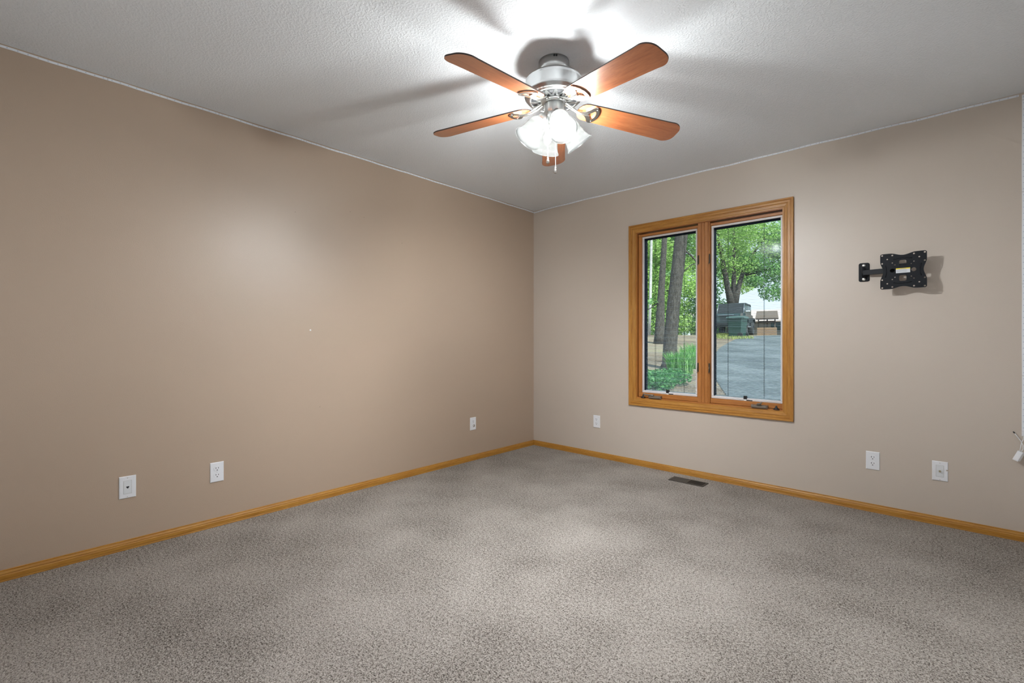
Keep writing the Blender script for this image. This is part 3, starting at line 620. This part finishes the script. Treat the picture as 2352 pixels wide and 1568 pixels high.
edge = [(1.35, 2.5), (1.16, 2.93), (0.81, 3.58), (0.30, 4.74), (-0.32, 6.18), (-1.16, 8.29), (-2.27, 11.78), (-3.15, 15.0), (-3.67, 17.47), (-4.21, 20.31), (-4.26, 21.13), (-4.32, 22.94), (-3.94, 24.57), (-4.2, 26.5), (-6.6, 30.5)]
b = MB(); vs = []; K = 9
for i, (x, y) in enumerate(edge):
    for k in range(K):
        t = k / (K - 1); X, Y = x + 7.5 * t * 0.8, y + 7.5 * t * 0.55 * (1 if i > 2 else 0.3); vs.append((X, Y, gz(X, Y) + 0.012))
b.add(vs, [(i * K + k, i * K + k + 1, (i + 1) * K + k + 1, (i + 1) * K + k) for i in range(len(edge) - 1) for k in range(K - 1)], smooth=True)
struct(b.build('driveway', m_asphalt, recalc=False))

def leaf_mat(name, c0, c1, c2):
    m = bpy.data.materials.new(name); m.use_nodes = True; n = m.node_tree.nodes; n.clear()
    o = n.new('ShaderNodeOutputMaterial'); g = n.new('ShaderNodeNewGeometry'); d = n.new('ShaderNodeBsdfDiffuse'); t = n.new('ShaderNodeBsdfTranslucent'); x = n.new('ShaderNodeMixShader'); x.inputs[0].default_value = 0.45
    col = ramp(m, g.outputs['Random Per Island'], [(0.0, c0), (0.5, c1), (1.0, c2)])
    L(m, col, d.inputs[0]); L(m, col, t.inputs[0]); L(m, d.outputs[0], x.inputs[1]); L(m, t.outputs[0], x.inputs[2]); L(m, x.outputs[0], o.inputs[0]); return m
m_leaf = leaf_mat('spring_leaves', (0.22, 0.40, 0.09), (0.36, 0.55, 0.155), (0.56, 0.72, 0.31))
m_leaf2 = leaf_mat('deep_green_leaves', (0.13, 0.28, 0.10), (0.23, 0.43, 0.16), (0.40, 0.60, 0.27))  # darker green leaf tone for some of the trees
m_grass = leaf_mat('grass_blades', (0.08, 0.24, 0.06), (0.16, 0.38, 0.10), (0.34, 0.55, 0.22))
m_ivy = leaf_mat('ground_cover', (0.04, 0.15, 0.05), (0.09, 0.27, 0.09), (0.22, 0.44, 0.18))
def bark(name, a, c):
    m = M(name, a, 0.9); n = noise(m, 9, 5, 0.65, (3, 3, 0.7)); L(m, ramp(m, n, [(0.36, a), (0.62, c)]), pb(m).inputs['Base Color']); bump(m, n, 0.8, 0.03); return m
m_bark = bark('pine_bark', (0.028, 0.022, 0.019), (0.090, 0.077, 0.067)); m_birch = bark('pale_bark', (0.36, 0.35, 0.33), (0.62, 0.61, 0.58))
def leaves(clumps, n, size, seed, flat=0.6):
    """n folded leaves spread through ellipsoid clumps (x, y, z, rx, ry, rz)"""
    g = np.random.default_rng(seed); w = np.array([c[3] * c[4] * c[5] for c in clumps]) ** 0.75; w /= w.sum()
    ci = g.choice(len(clumps), n, p=w); C = np.array(clumps)[ci]
    u = g.normal(size=(n, 3)); u /= np.linalg.norm(u, axis=1)[:, None]; r = g.random(n) ** 0.42
    P = C[:, :3] + u * r[:, None] * C[:, 3:]
    a = g.normal(size=(n, 3)); a[:, 2] *= flat; a /= np.linalg.norm(a, axis=1)[:, None]
    c = g.normal(size=(n, 3)); c -= a * (c * a).sum(1)[:, None]; c /= np.linalg.norm(c, axis=1)[:, None]
    nn = np.cross(a, c); s = size * (0.6 + 0.8 * g.random(n))[:, None]
    V = np.stack([P - a * s, P + c * s * 0.55 + nn * s * 0.15, P + a * s, P - c * s * 0.55 + nn * s * 0.15], 1).reshape(-1, 3)
    F = [(4 * i, 4 * i + 1, 4 * i + 2, 4 * i + 3) for i in range(n)]
    return V.tolist(), F
def leaf_obj(name, clumps, n, size, seed, mat, parent):
    V, F = leaves(clumps, n, size, seed); me = bpy.data.meshes.new(name); me.from_pydata(V, [], F); me.materials.append(mat); me.update()
    o = bpy.data.objects.new(name, me); COL.objects.link(o); o.parent = parent; return o
def tree(loc, label, trunk, branches, clumps, n, size, seed, leafm, barkm, group=None, name='tree'):
    """trunk: [(dx,dy,z,r)...]; branches: list of the same; all relative to the base"""
    r = empty(name, loc, label, 'tree', group)
    b = MB(); b.tube([t[:3] for t in trunk], [t[3] for t in trunk], 14); b.build('trunk', barkm, r)
    for br in branches:
        b = MB(); b.tube([t[:3] for t in br], [t[3] for t in br], 8); b.build('branch', barkm, r)
    if clumps: leaf_obj('foliage', clumps, n, size, seed, leafm, r)
    return r
z = gz(-1.6, 6.95)
tree((-1.60, 6.95, z - 0.05), 'thick pine trunk leaning slightly, nearest the window among the grass', [(-0.02, -0.02, 0, 0.24), (0, 0, 0.18, 0.185), (0.0, 0.0, 0.6, 0.16), (0.06, 0.06, 1.6, 0.15), (0.15, 0.13, 2.6, 0.148), (0.23, 0.20, 3.6, 0.145), (0.34, 0.28, 5.5, 0.135), (0.42, 0.34, 7.5, 0.12)],
     [[(0.14, 0.12, 3.0, 0.03), (0.36, 0.34, 2.75, 0.02), (0.62, 0.58, 2.35, 0.012), (0.80, 0.76, 2.25, 0.006)], [(0.1, 0.1, 2.2, 0.02), (0.35, 0.33, 2.5, 0.01), (0.5, 0.5, 2.6, 0.005)]],
     [(0.6, 0.6, 3.3, 0.45, 0.4, 0.3), (0.75, 0.7, 2.3, 0.25, 0.25, 0.2), (0.0, 0.2, 6.6, 1.6, 1.6, 1.0)], 900, 0.06, 1, m_leaf2, m_bark, name='pine_tree')
tree((-5.745, 15.25, gz(-5.745, 15.25) - 0.05), 'dark slender pine trunk standing behind the thick trunk', [(0, 0, 0, 0.27), (0.0, 0.0, 0.4, 0.215), (0.05, 0.05, 2.2, 0.145), (0.14, 0.14, 4.2, 0.115), (0.22, 0.2, 7, 0.12), (0.3, 0.3, 11, 0.10)],
     [[(0.05, 0.05, 1.9, 0.03), (-0.3, -0.28, 1.55, 0.02), (-0.6, -0.55, 1.4, 0.01)]], [(-0.3, -0.2, 1.9, 0.45, 0.4, 0.18), (0.3, 0.3, 3.1, 0.4, 0.4, 0.2), (0.4, 0.4, 8.2, 1.9, 1.9, 1.5)], 1500, 0.09, 2, m_leaf2, m_bark, name='pine_tree')
for (x, y, r_, lb) in ((-8.84, 20.56, 0.075, 'slender pale birch trunk at the left edge of the narrow sash'),):
    g0 = gz(x, y); tree((x, y, g0 - 0.05), lb, [(0, 0, 0, r_ * 1.2), (0.05, 0.05, 2, r_), (0.1, 0.1, 6, r_ * 0.9), (0.2, 0.2, 11, r_ * 0.6)], [], [(0.1, 0.1, 8.5, 1.6, 1.6, 2.2)], 1500, 0.12, int(abs(x) * 7), m_leaf, m_birch, name='birch_tree')
# broad tree behind the parked car
tx, ty = -7.75, 31.2; tg = gz(tx, ty)
tree((tx, ty, tg - 0.05), 'broad bright green tree forking behind the parked car', [(0, 0, 0, 0.42), (0, 0, 1.2, 0.36), (0.05, 0.05, 2.2, 0.34)],
     [[(0, 0, 1.9, 0.30), (-0.28, -0.25, 3.6, 0.20), (-0.6, -0.55, 6.0, 0.14), (-1.0, -1.0, 8.6, 0.05)], [(0, 0, 2.0, 0.2), (0.08, 0.06, 4.5, 0.15), (0.05, 0.1, 8.5, 0.06)], [(0.05, 0.05, 1.9, 0.28), (0.28, 0.25, 3.4, 0.19), (0.7, 0.62, 5.2, 0.12), (1.9, 1.7, 7.4, 0.05)], [(0.7, 0.6, 4.4, 0.12), (1.7, 1.55, 4.7, 0.08), (2.9, 2.6, 5.0, 0.03)]],
     [(-1.2, -1.0, 6.6, 2.0, 2.0, 1.7), (1.2, 1.0, 6.9, 2.0, 2.0, 1.8), (0, 0, 8.8, 2.7, 2.7, 1.8), (2.6, 2.3, 6.3, 1.5, 1.5, 1.5), (2.9, 2.5, 4.4, 1.0, 1.0, 0.8), (-2.0, -1.8, 4.9, 1.2, 1.2, 0.9), (0.3, 0.2, 5.0, 1.6, 1.5, 0.7), (-2.2, -2.0, 8.6, 1.6, 1.6, 1.6)], 20000, 0.070, 5, m_leaf, m_bark)
tree((-4.60, 34.0, gz(-4.6, 34.0) - 0.05), 'low hanging tree above the wishing well roof', [(0, 0, 0, 0.22), (0.1, 0.1, 3, 0.18), (0.1, 0.2, 6, 0.1)], [], [(-1.0, -0.95, 3.2, 1.0, 0.9, 0.75), (-2.0, -1.85, 3.9, 0.8, 0.8, 0.45), (-1.0, -0.9, 4.7, 1.3, 1.2, 0.9), (-2.1, -2.0, 5.2, 1.1, 1.0, 0.8), (-0.4, -0.3, 6.8, 1.8, 1.8, 1.5), (-0.2, -0.3, 3.2, 0.7, 0.6, 0.5), (0.8, 0.7, 5.5, 1.2, 1.2, 1.5)], 15000, 0.075, 6, m_leaf2, m_bark)
# woodland beyond
wood_lb = [('light green leafy tree left of the slender pine', -12.6, 26.0), ('light green leafy tree between the two pines', -11.6, 29.0), ('leafy tree right of the thick pine', -9.9, 26.6), ('dark leafy tree deep in the woods at far left', -16.5, 33.0), ('tall leafy tree deep in the woods behind the pines', -14.6, 36.5), ('leafy tree at the wood edge behind the mullion', -10.9, 34.0), ('tall tree rising far behind the broad tree', -10.47, 40.79), ('tall tree far behind the house roof', -4.8, 50.0)]
for k, (lb, x, y) in enumerate(wood_lb):
    g0 = gz(x, y); q = random.Random(k + 30); hgt = 9 + 3 * q.random()
    cl = [(q.uniform(-1.3, 1.3), q.uniform(-1.3, 1.3), zz, q.uniform(1.2, 2.1), q.uniform(1.2, 2.1), q.uniform(0.8, 1.3)) for zz in np.linspace(1.0 if k < 6 else 3.2, hgt, 8)]
    tree((x, y, g0 - 0.05), lb, [(0, 0, 0, 0.16), (0.1, 0.1, hgt * 0.5, 0.12), (0.1, 0.2, hgt, 0.05)], [], [c for c in cl if k < 6 or c[2] > 4.2], 12000, 0.095, 40 + k, m_leaf if k % 2 == 0 else m_leaf2, m_bark, 'trees of the woodland beyond')
# grass, ground cover
def grass_mesh(spots, n, h, seed, name, mat, label, wd=0.012):
    g = np.random.default_rng(seed); V, F = [], []
    for i in range(n):
        cx_, cy_, rx, ry = spots[g.integers(len(spots))]; a = g.random() * 6.283; r = math.sqrt(g.random()); x, y = cx_ + rx * r * math.cos(a), cy_ + ry * r * math.sin(a); z0 = gz(x, y)
        d = g.random() * 6.283; hh = h * (0.5 + 0.7 * g.random()); ln = hh * g.uniform(0.15, 0.7); w = wd * g.uniform(0.6, 1.2); dx, dy = math.cos(d), math.sin(d); bq = len(V)
        V += [(x - dy * w, y + dx * w, z0), (x + dy * w, y - dx * w, z0), (x + dx * ln * 0.35 + dy * w * .7, y + dy * ln * 0.35 - dx * w * .7, z0 + hh * 0.65), (x + dx * ln * 0.35 - dy * w * .7, y + dy * ln * 0.35 + dx * w * .7, z0 + hh * 0.65), (x + dx * ln, y + dy * ln, z0 + hh)]
        F += [(bq, bq + 1, bq + 2, bq + 3), (bq + 3, bq + 2, bq + 4)]
    me = bpy.data.meshes.new(name); me.from_pydata(V, [], F); me.materials.append(mat); me.update(); o = bpy.data.objects.new(name, me); COL.objects.link(o)
    return tag(o, label, 'grass', kind='stuff')
grass_mesh([(-1.05, 6.25, 0.25, 0.3), (-1.39, 7.43, 0.28, 0.4), (-1.77, 8.72, 0.28, 0.5), (-2.29, 10.28, 0.3, 0.6), (-1.2, 6.25, 0.12, 0.15)], 1700, 0.42, 3, 'tall_grass', m_grass, 'tall bright green grass around the foot of the thick pine')
grass_mesh([(-4.6, 21.3, 0.9, 1.2), (-5.2, 22.4, 0.6, 0.9), (-6.0, 23.6, 1.2, 0.5)], 1200, 0.14, 8, 'verge_grass', leaf_mat('dry_grass', (0.28, 0.34, 0.08), (0.40, 0.46, 0.14), (0.5, 0.5, 0.2)), 'short yellow green grass on the driveway verge in front of the car', 0.02)
gc = empty('ground_cover_plant', (-0.62, 4.35, gz(-0.62, 4.35)), 'low dark green ground cover plant under the narrow sash', 'plant')
leaf_obj('leafy_mat', [(-0.05, -0.25, 0.10, 0.42, 0.55, 0.16), (0.05, 0.2, 0.12, 0.40, 0.5, 0.18), (-0.35, 0.15, 0.10, 0.35, 0.5, 0.16), (0.18, -0.5, 0.08, 0.3, 0.4, 0.14)], 5200, 0.026, 12, m_ivy, gc)

# parked dark off-road car: local -y is the front, x to its left side ... built around its centre on the ground
car = empty('off_road_car', (-5.80, 24.94, gz(-5.8, 24.94) - 0.02), 'dark green boxy off-road car parked behind the bin', 'car', rot=(0, 0, R(-82.4 + 90)))
m_car = M('dark_green_paint', (0.022, 0.040, 0.042), 0.25); m_car.node_tree.nodes['Principled BSDF'].inputs['Coat Weight'].default_value = 0.5
m_cglass = M('car_glass', (0.02, 0.045, 0.042), 0.08, Specular_IOR_Level=0.3); m_rub = M('tyre_rubber', (0.02, 0.02, 0.022), 0.8); m_rim = M('wheel_rim', (0.35, 0.37, 0.40), 0.35, 0.7); m_lens = M('lamp_lens', (0.75, 0.77, 0.78), 0.15)
m_amber = M('amber_lens', (0.75, 0.45, 0.15), 0.3); m_cblack = M('car_trim', (0.022, 0.025, 0.028), 0.6, Specular_IOR_Level=0.2)
b = MB()     # tub and hood as a side profile extruded across x
prof_c = [(-1.95, 0.62), (-1.98, 1.05), (-1.93, 1.18), (-0.75, 1.27), (-0.70, 1.20), (1.90, 1.20), (1.98, 1.10), (1.98, 0.60), (1.4, 0.50), (-1.5, 0.50)]
TX = Matrix(((0, 0, 1, 0), (1, 0, 0, 0), (0, 1, 0, 0), (0, 0, 0, 1)))
b.prism(prof_c, -0.72, 0.72, 0, TX); b.prism([(-0.74, 0.52), (-0.74, 1.25), (1.96, 1.20), (1.96, 0.52)], -0.79, 0.79, 0, TX)
b.build('body', m_car, car)
b = MB(); b.prism([(-0.42, 1.80), (-0.25, 1.86), (1.75, 1.86), (1.90, 1.78), (1.95, 1.20), (1.85, 1.20), (1.80, 1.74), (-0.34, 1.74), (-0.70, 1.20), (-0.80, 1.20)], -0.70, 0.70, 0, TX); b.build('roof', m_cblack, car)
b = MB(); b.add([(-0.62, -0.745, 1.28), (0.62, -0.745, 1.28), (0.60, -0.435, 1.77), (-0.60, -0.435, 1.77), (-0.62, -0.735, 1.26), (0.62, -0.735, 1.26), (0.60, -0.42, 1.76), (-0.60, -0.42, 1.76)], [(0, 1, 2, 3), (4, 7, 6, 5), (0, 4, 5, 1), (1, 5, 6, 2), (2, 6, 7, 3), (3, 7, 4, 0)]); b.build('windshield', m_cglass, car)
for s in (1, -1):
    for (y0, y1, t0) in ((-0.62, 0.28, -0.33), (0.36, 1.1, 0.36), (1.18, 1.82, 1.18)):
        b = MB(); x0, x1 = s * 0.70, s * 0.715
        b.add([(x0, y0, 1.24), (x0, y1, 1.24), (x0, y1 - 0.02, 1.73), (x0, t0, 1.73), (x1, y0, 1.24), (x1, y1, 1.24), (x1, y1 - 0.02, 1.73), (x1, t0, 1.73)], [(0, 1, 2, 3), (4, 7, 6, 5), (0, 4, 5, 1), (1, 5, 6, 2), (2, 6, 7, 3), (3, 7, 4, 0)]); b.build('side_window', m_cglass, car)
    b = MB(); b.tube([(s * 0.70, -0.80, 1.24), (s * 0.68, -0.44, 1.80)], 0.018, 8); tag(b.build('windshield_pillar', m_rim, car), 'light grey pillar')
    for y in (-1.25, 1.25):     # flared fenders
        b = MB(); b.prism([(y - 0.60, 0.72), (y - 0.46, 1.02), (y + 0.46, 1.02), (y + 0.62, 0.72), (y + 0.52, 0.72), (y + 0.38, 0.92), (y - 0.38, 0.92), (y - 0.50, 0.72)], s * 0.70 if s > 0 else -0.95, 0.95 if s > 0 else -0.70, 0, TX); b.build('fender', m_cblack, car)
        w = MB(); w.lathe([(0.20, -0.13), (0.38, -0.13), (0.41, -0.09), (0.41, 0.09), (0.38, 0.13), (0.20, 0.13)], 32, 0, Matrix.Translation((s * 0.80, y, 0.41)) @ Matrix.Rotation(R(90), 4, 'Y'), closed=True); wh = w.build('wheel', m_rub, car)
        w = MB(); w.lathe([(0.0001, 0.08 * s), (0.08, 0.09 * s), (0.16, 0.05 * s), (0.21, 0.10 * s), (0.21, -0.05 * s), (0.0001, -0.05 * s)], 24, 0, Matrix.Translation((s * 0.80, y, 0.41)) @ Matrix.Rotation(R(90), 4, 'Y'), cap=False); w.build('rim', m_rim, wh)
    b = MB(); b.lathe([(0.0001, 0.02), (0.09, 0.015), (0.105, 0), (0.105, -0.04)], 20, 0, Matrix.Translation((s * 0.50, -1.965, 0.98)) @ Matrix.Rotation(R(90), 4, 'X'), cap=False); b.build('headlamp', m_lens, car)
    b = MB(); b.bbox(s * 0.60 - 0.07, s * 0.60 + 0.07, -2.02, -1.9, 0.73, 0.80, 0.01); b.build('turn_signal', m_amber, car)
    b = MB(); b.bbox(s * 0.88 - 0.11, s * 0.88 + 0.11, -0.58, -0.50, 1.33, 1.40, 0.02); b.build('door_mirror', m_lens, car)
    b = MB(); b.tube([(s * 0.84, -0.65, 0.50), (s * 0.84, 0.65, 0.50)], 0.04, 8); b.build('side_step', m_rim, car)
b = MB(); b.bbox(-0.62, 0.62, -2.0, -1.94, 0.68, 1.12, 0.02); gq = b.build('grille', m_car, car)
b = MB()
for k in range(7): b.box(-0.26 + k * 0.087 - 0.022, -0.26 + k * 0.087 + 0.022, -2.006, -1.999, 0.75, 1.05)
b.build('grille_slots', m_dark, gq)
b = MB(); b.bbox(-0.85, 0.85, -2.25, -2.05, 0.50, 0.68, 0.03); b.box(-0.5, -0.4, -2.1, -1.9, 0.52, 0.6); b.box(0.4, 0.5, -2.1, -1.9, 0.52, 0.6); bq = b.build('bumper', m_cblack, car)
for s in (1, -1):
    b = MB(); b.lathe([(0.0001, 0.02), (0.055, 0.01), (0.06, 0)], 16, 0, Matrix.Translation((s * 0.55, -2.25, 0.60)) @ Matrix.Rotation(R(90), 4, 'X'), cap=False); b.build('fog_lamp', m_lens, bq)
b = MB(); b.bbox(-0.40, 0.40, -2.05, -1.985, 1.09, 1.12, 0.01); b.build('light_bar', m_rim, car)

# wheeled bin in front of the car
m_bin = M('dark_green_bin', (0.014, 0.050, 0.038), 0.4); m_binl = M('bin_lid', (0.07, 0.11, 0.105), 0.4)
bn = empty('wheeled_bin', (-4.58, 21.75, gz(-4.58, 21.75)), 'dark green wheeled rubbish bin standing in front of the car', 'bin', rot=(0, 0, R(-8)))
b = MB(); b.add([(x * (0.29 if z == 0 else 0.37), y * (0.28 if z == 0 else 0.36), 0.05 + z) for z in (0, 0.95) for x, y in ((-1, -1), (1, -1), (1, 1), (-1, 1))], [(0, 3, 2, 1), (4, 5, 6, 7), (0, 1, 5, 4), (1, 2, 6, 5), (2, 3, 7, 6), (3, 0, 4, 7)]); b.box(-0.39, 0.39, -0.38, 0.38, 0.95, 1.0); b.build('bin_body', m_bin, bn)
b = MB(); b.prism([(-0.40, 1.0), (-0.36, 1.06), (0, 1.10), (0.36, 1.07), (0.42, 1.0)], -0.40, 0.40, 0, TX); b.build('lid', m_binl, bn)
b = MB(); b.tube([(0.42, -0.25, 1.0), (0.48, -0.25, 0.98), (0.48, 0.25, 0.98), (0.42, 0.25, 1.0)], 0.018, 8); b.build('handle', m_binl, bn)
for s in (1, -1):
    b = MB(); b.cyl((0.30, s * 0.30, 0.13), (0.30, s * 0.37, 0.13), 0.13, 20); b.build('wheel', m_rub, bn)

# wishing well
m_wellroof = M('weathered_shingles', (0.115, 0.085, 0.072), 0.9); m_post = M('dark_posts', (0.10, 0.075, 0.06), 0.9); m_well = wood('well_boards', (2, 2, 8), (0.34, 0.215, 0.135), (0.27, 0.165, 0.10), 0.8, 3)
wx, wy = -4.94, 28.76
ww = empty('wishing_well', (wx, wy, gz(wx, wy)), 'small wooden wishing well with brown shingled roof beside the driveway', 'wishing well', rot=(0, 0, R(12)))
b = MB(); b.box(-0.55, 0.55, -0.50, 0.50, 0.0, 0.46); [b.box(-0.56, 0.56, -0.52, 0.52, 0.09 * k, 0.09 * k + 0.075) for k in range(5)]; b.build('well_box', m_well, ww)
for x in (-0.50, 0.0, 0.46):
    b = MB(); b.box(x - 0.035, x + 0.035, -0.04 if x else 0.30, 0.04 if x else 0.36, 0.3, 1.16); b.build('post', m_post, ww)
b = MB(); b.add([(-0.66, -0.55, 1.02), (0.66, -0.55, 1.02), (0.60, 0, 1.45), (-0.60, 0, 1.45), (-0.66, 0.55, 1.02), (0.66, 0.55, 1.02), (-0.66, -0.55, 0.97), (0.66, -0.55, 0.97), (-0.66, 0.55, 0.97), (0.66, 0.55, 0.97)],
      [(0, 1, 2, 3), (3, 2, 5, 4), (0, 3, 4, 8, 6), (1, 7, 9, 5, 2), (6, 7, 1, 0), (4, 5, 9, 8), (6, 8, 9, 7)]); b.build('shingle_roof', m_wellroof, ww)
b = MB(); b.cyl((-0.50, 0, 0.80), (0.46, 0, 0.80), 0.05, 12); b.build('winch_roller', m_post, ww); ww.scale = (0.95, 0.95, 1.07)

# neighbouring house
m_hroof = M('pinkish_roof', (0.42, 0.33, 0.31), 0.85); m_brick = M('brown_brick', (0.17, 0.135, 0.10), 0.9); m_fasc = M('pale_fascia', (0.6, 0.57, 0.55), 0.7)
def _c():
    m = m_brick; t = node(m, 'ShaderNodeTexCoord'); k = node(m, 'ShaderNodeTexBrick'); k.inputs['Scale'].default_value = 3.0; k.inputs[1].default_value = (0.18, 0.13, 0.10, 1); k.inputs[2].default_value = (0.14, 0.11, 0.085, 1); k.inputs[3].default_value = (0.2, 0.18, 0.16, 1)
    L(m, t.outputs['Object'], k.inputs['Vector']); L(m, k.outputs['Color'], pb(m).inputs['Base Color'])
_c()
hs = empty('house', (-10.39, 44.94, 1.30), 'low brick house with pinkish roof beyond the wishing well', 'house', rot=(0, 0, R(13)))
b = MB(); b.box(-5.5, 13, 0, 7, 0, 1.62); b.build('brick_wall', m_brick, hs)
b = MB(); b.add([(-6.2, -0.7, 1.60), (13.6, -0.7, 1.60), (13.6, 3.5, 2.85), (-6.2, 3.5, 2.85), (-6.2, 7.7, 1.60), (13.6, 7.7, 1.60), (-6.2, -0.7, 1.50), (13.6, -0.7, 1.50), (-6.2, 7.7, 1.50), (13.6, 7.7, 1.50)],
      [(0, 1, 2, 3), (3, 2, 5, 4), (0, 3, 4, 8, 6), (1, 7, 9, 5, 2), (6, 7, 1, 0), (4, 5, 9, 8), (6, 8, 9, 7)]); b.build('roof', m_hroof, hs)
for x in (-3, 2.2, 6.5):
    b = MB(); b.box(x - 0.5, x + 0.5, -0.03, 0.02, 0.7, 1.45); b.build('house_window', m_cglass, hs)
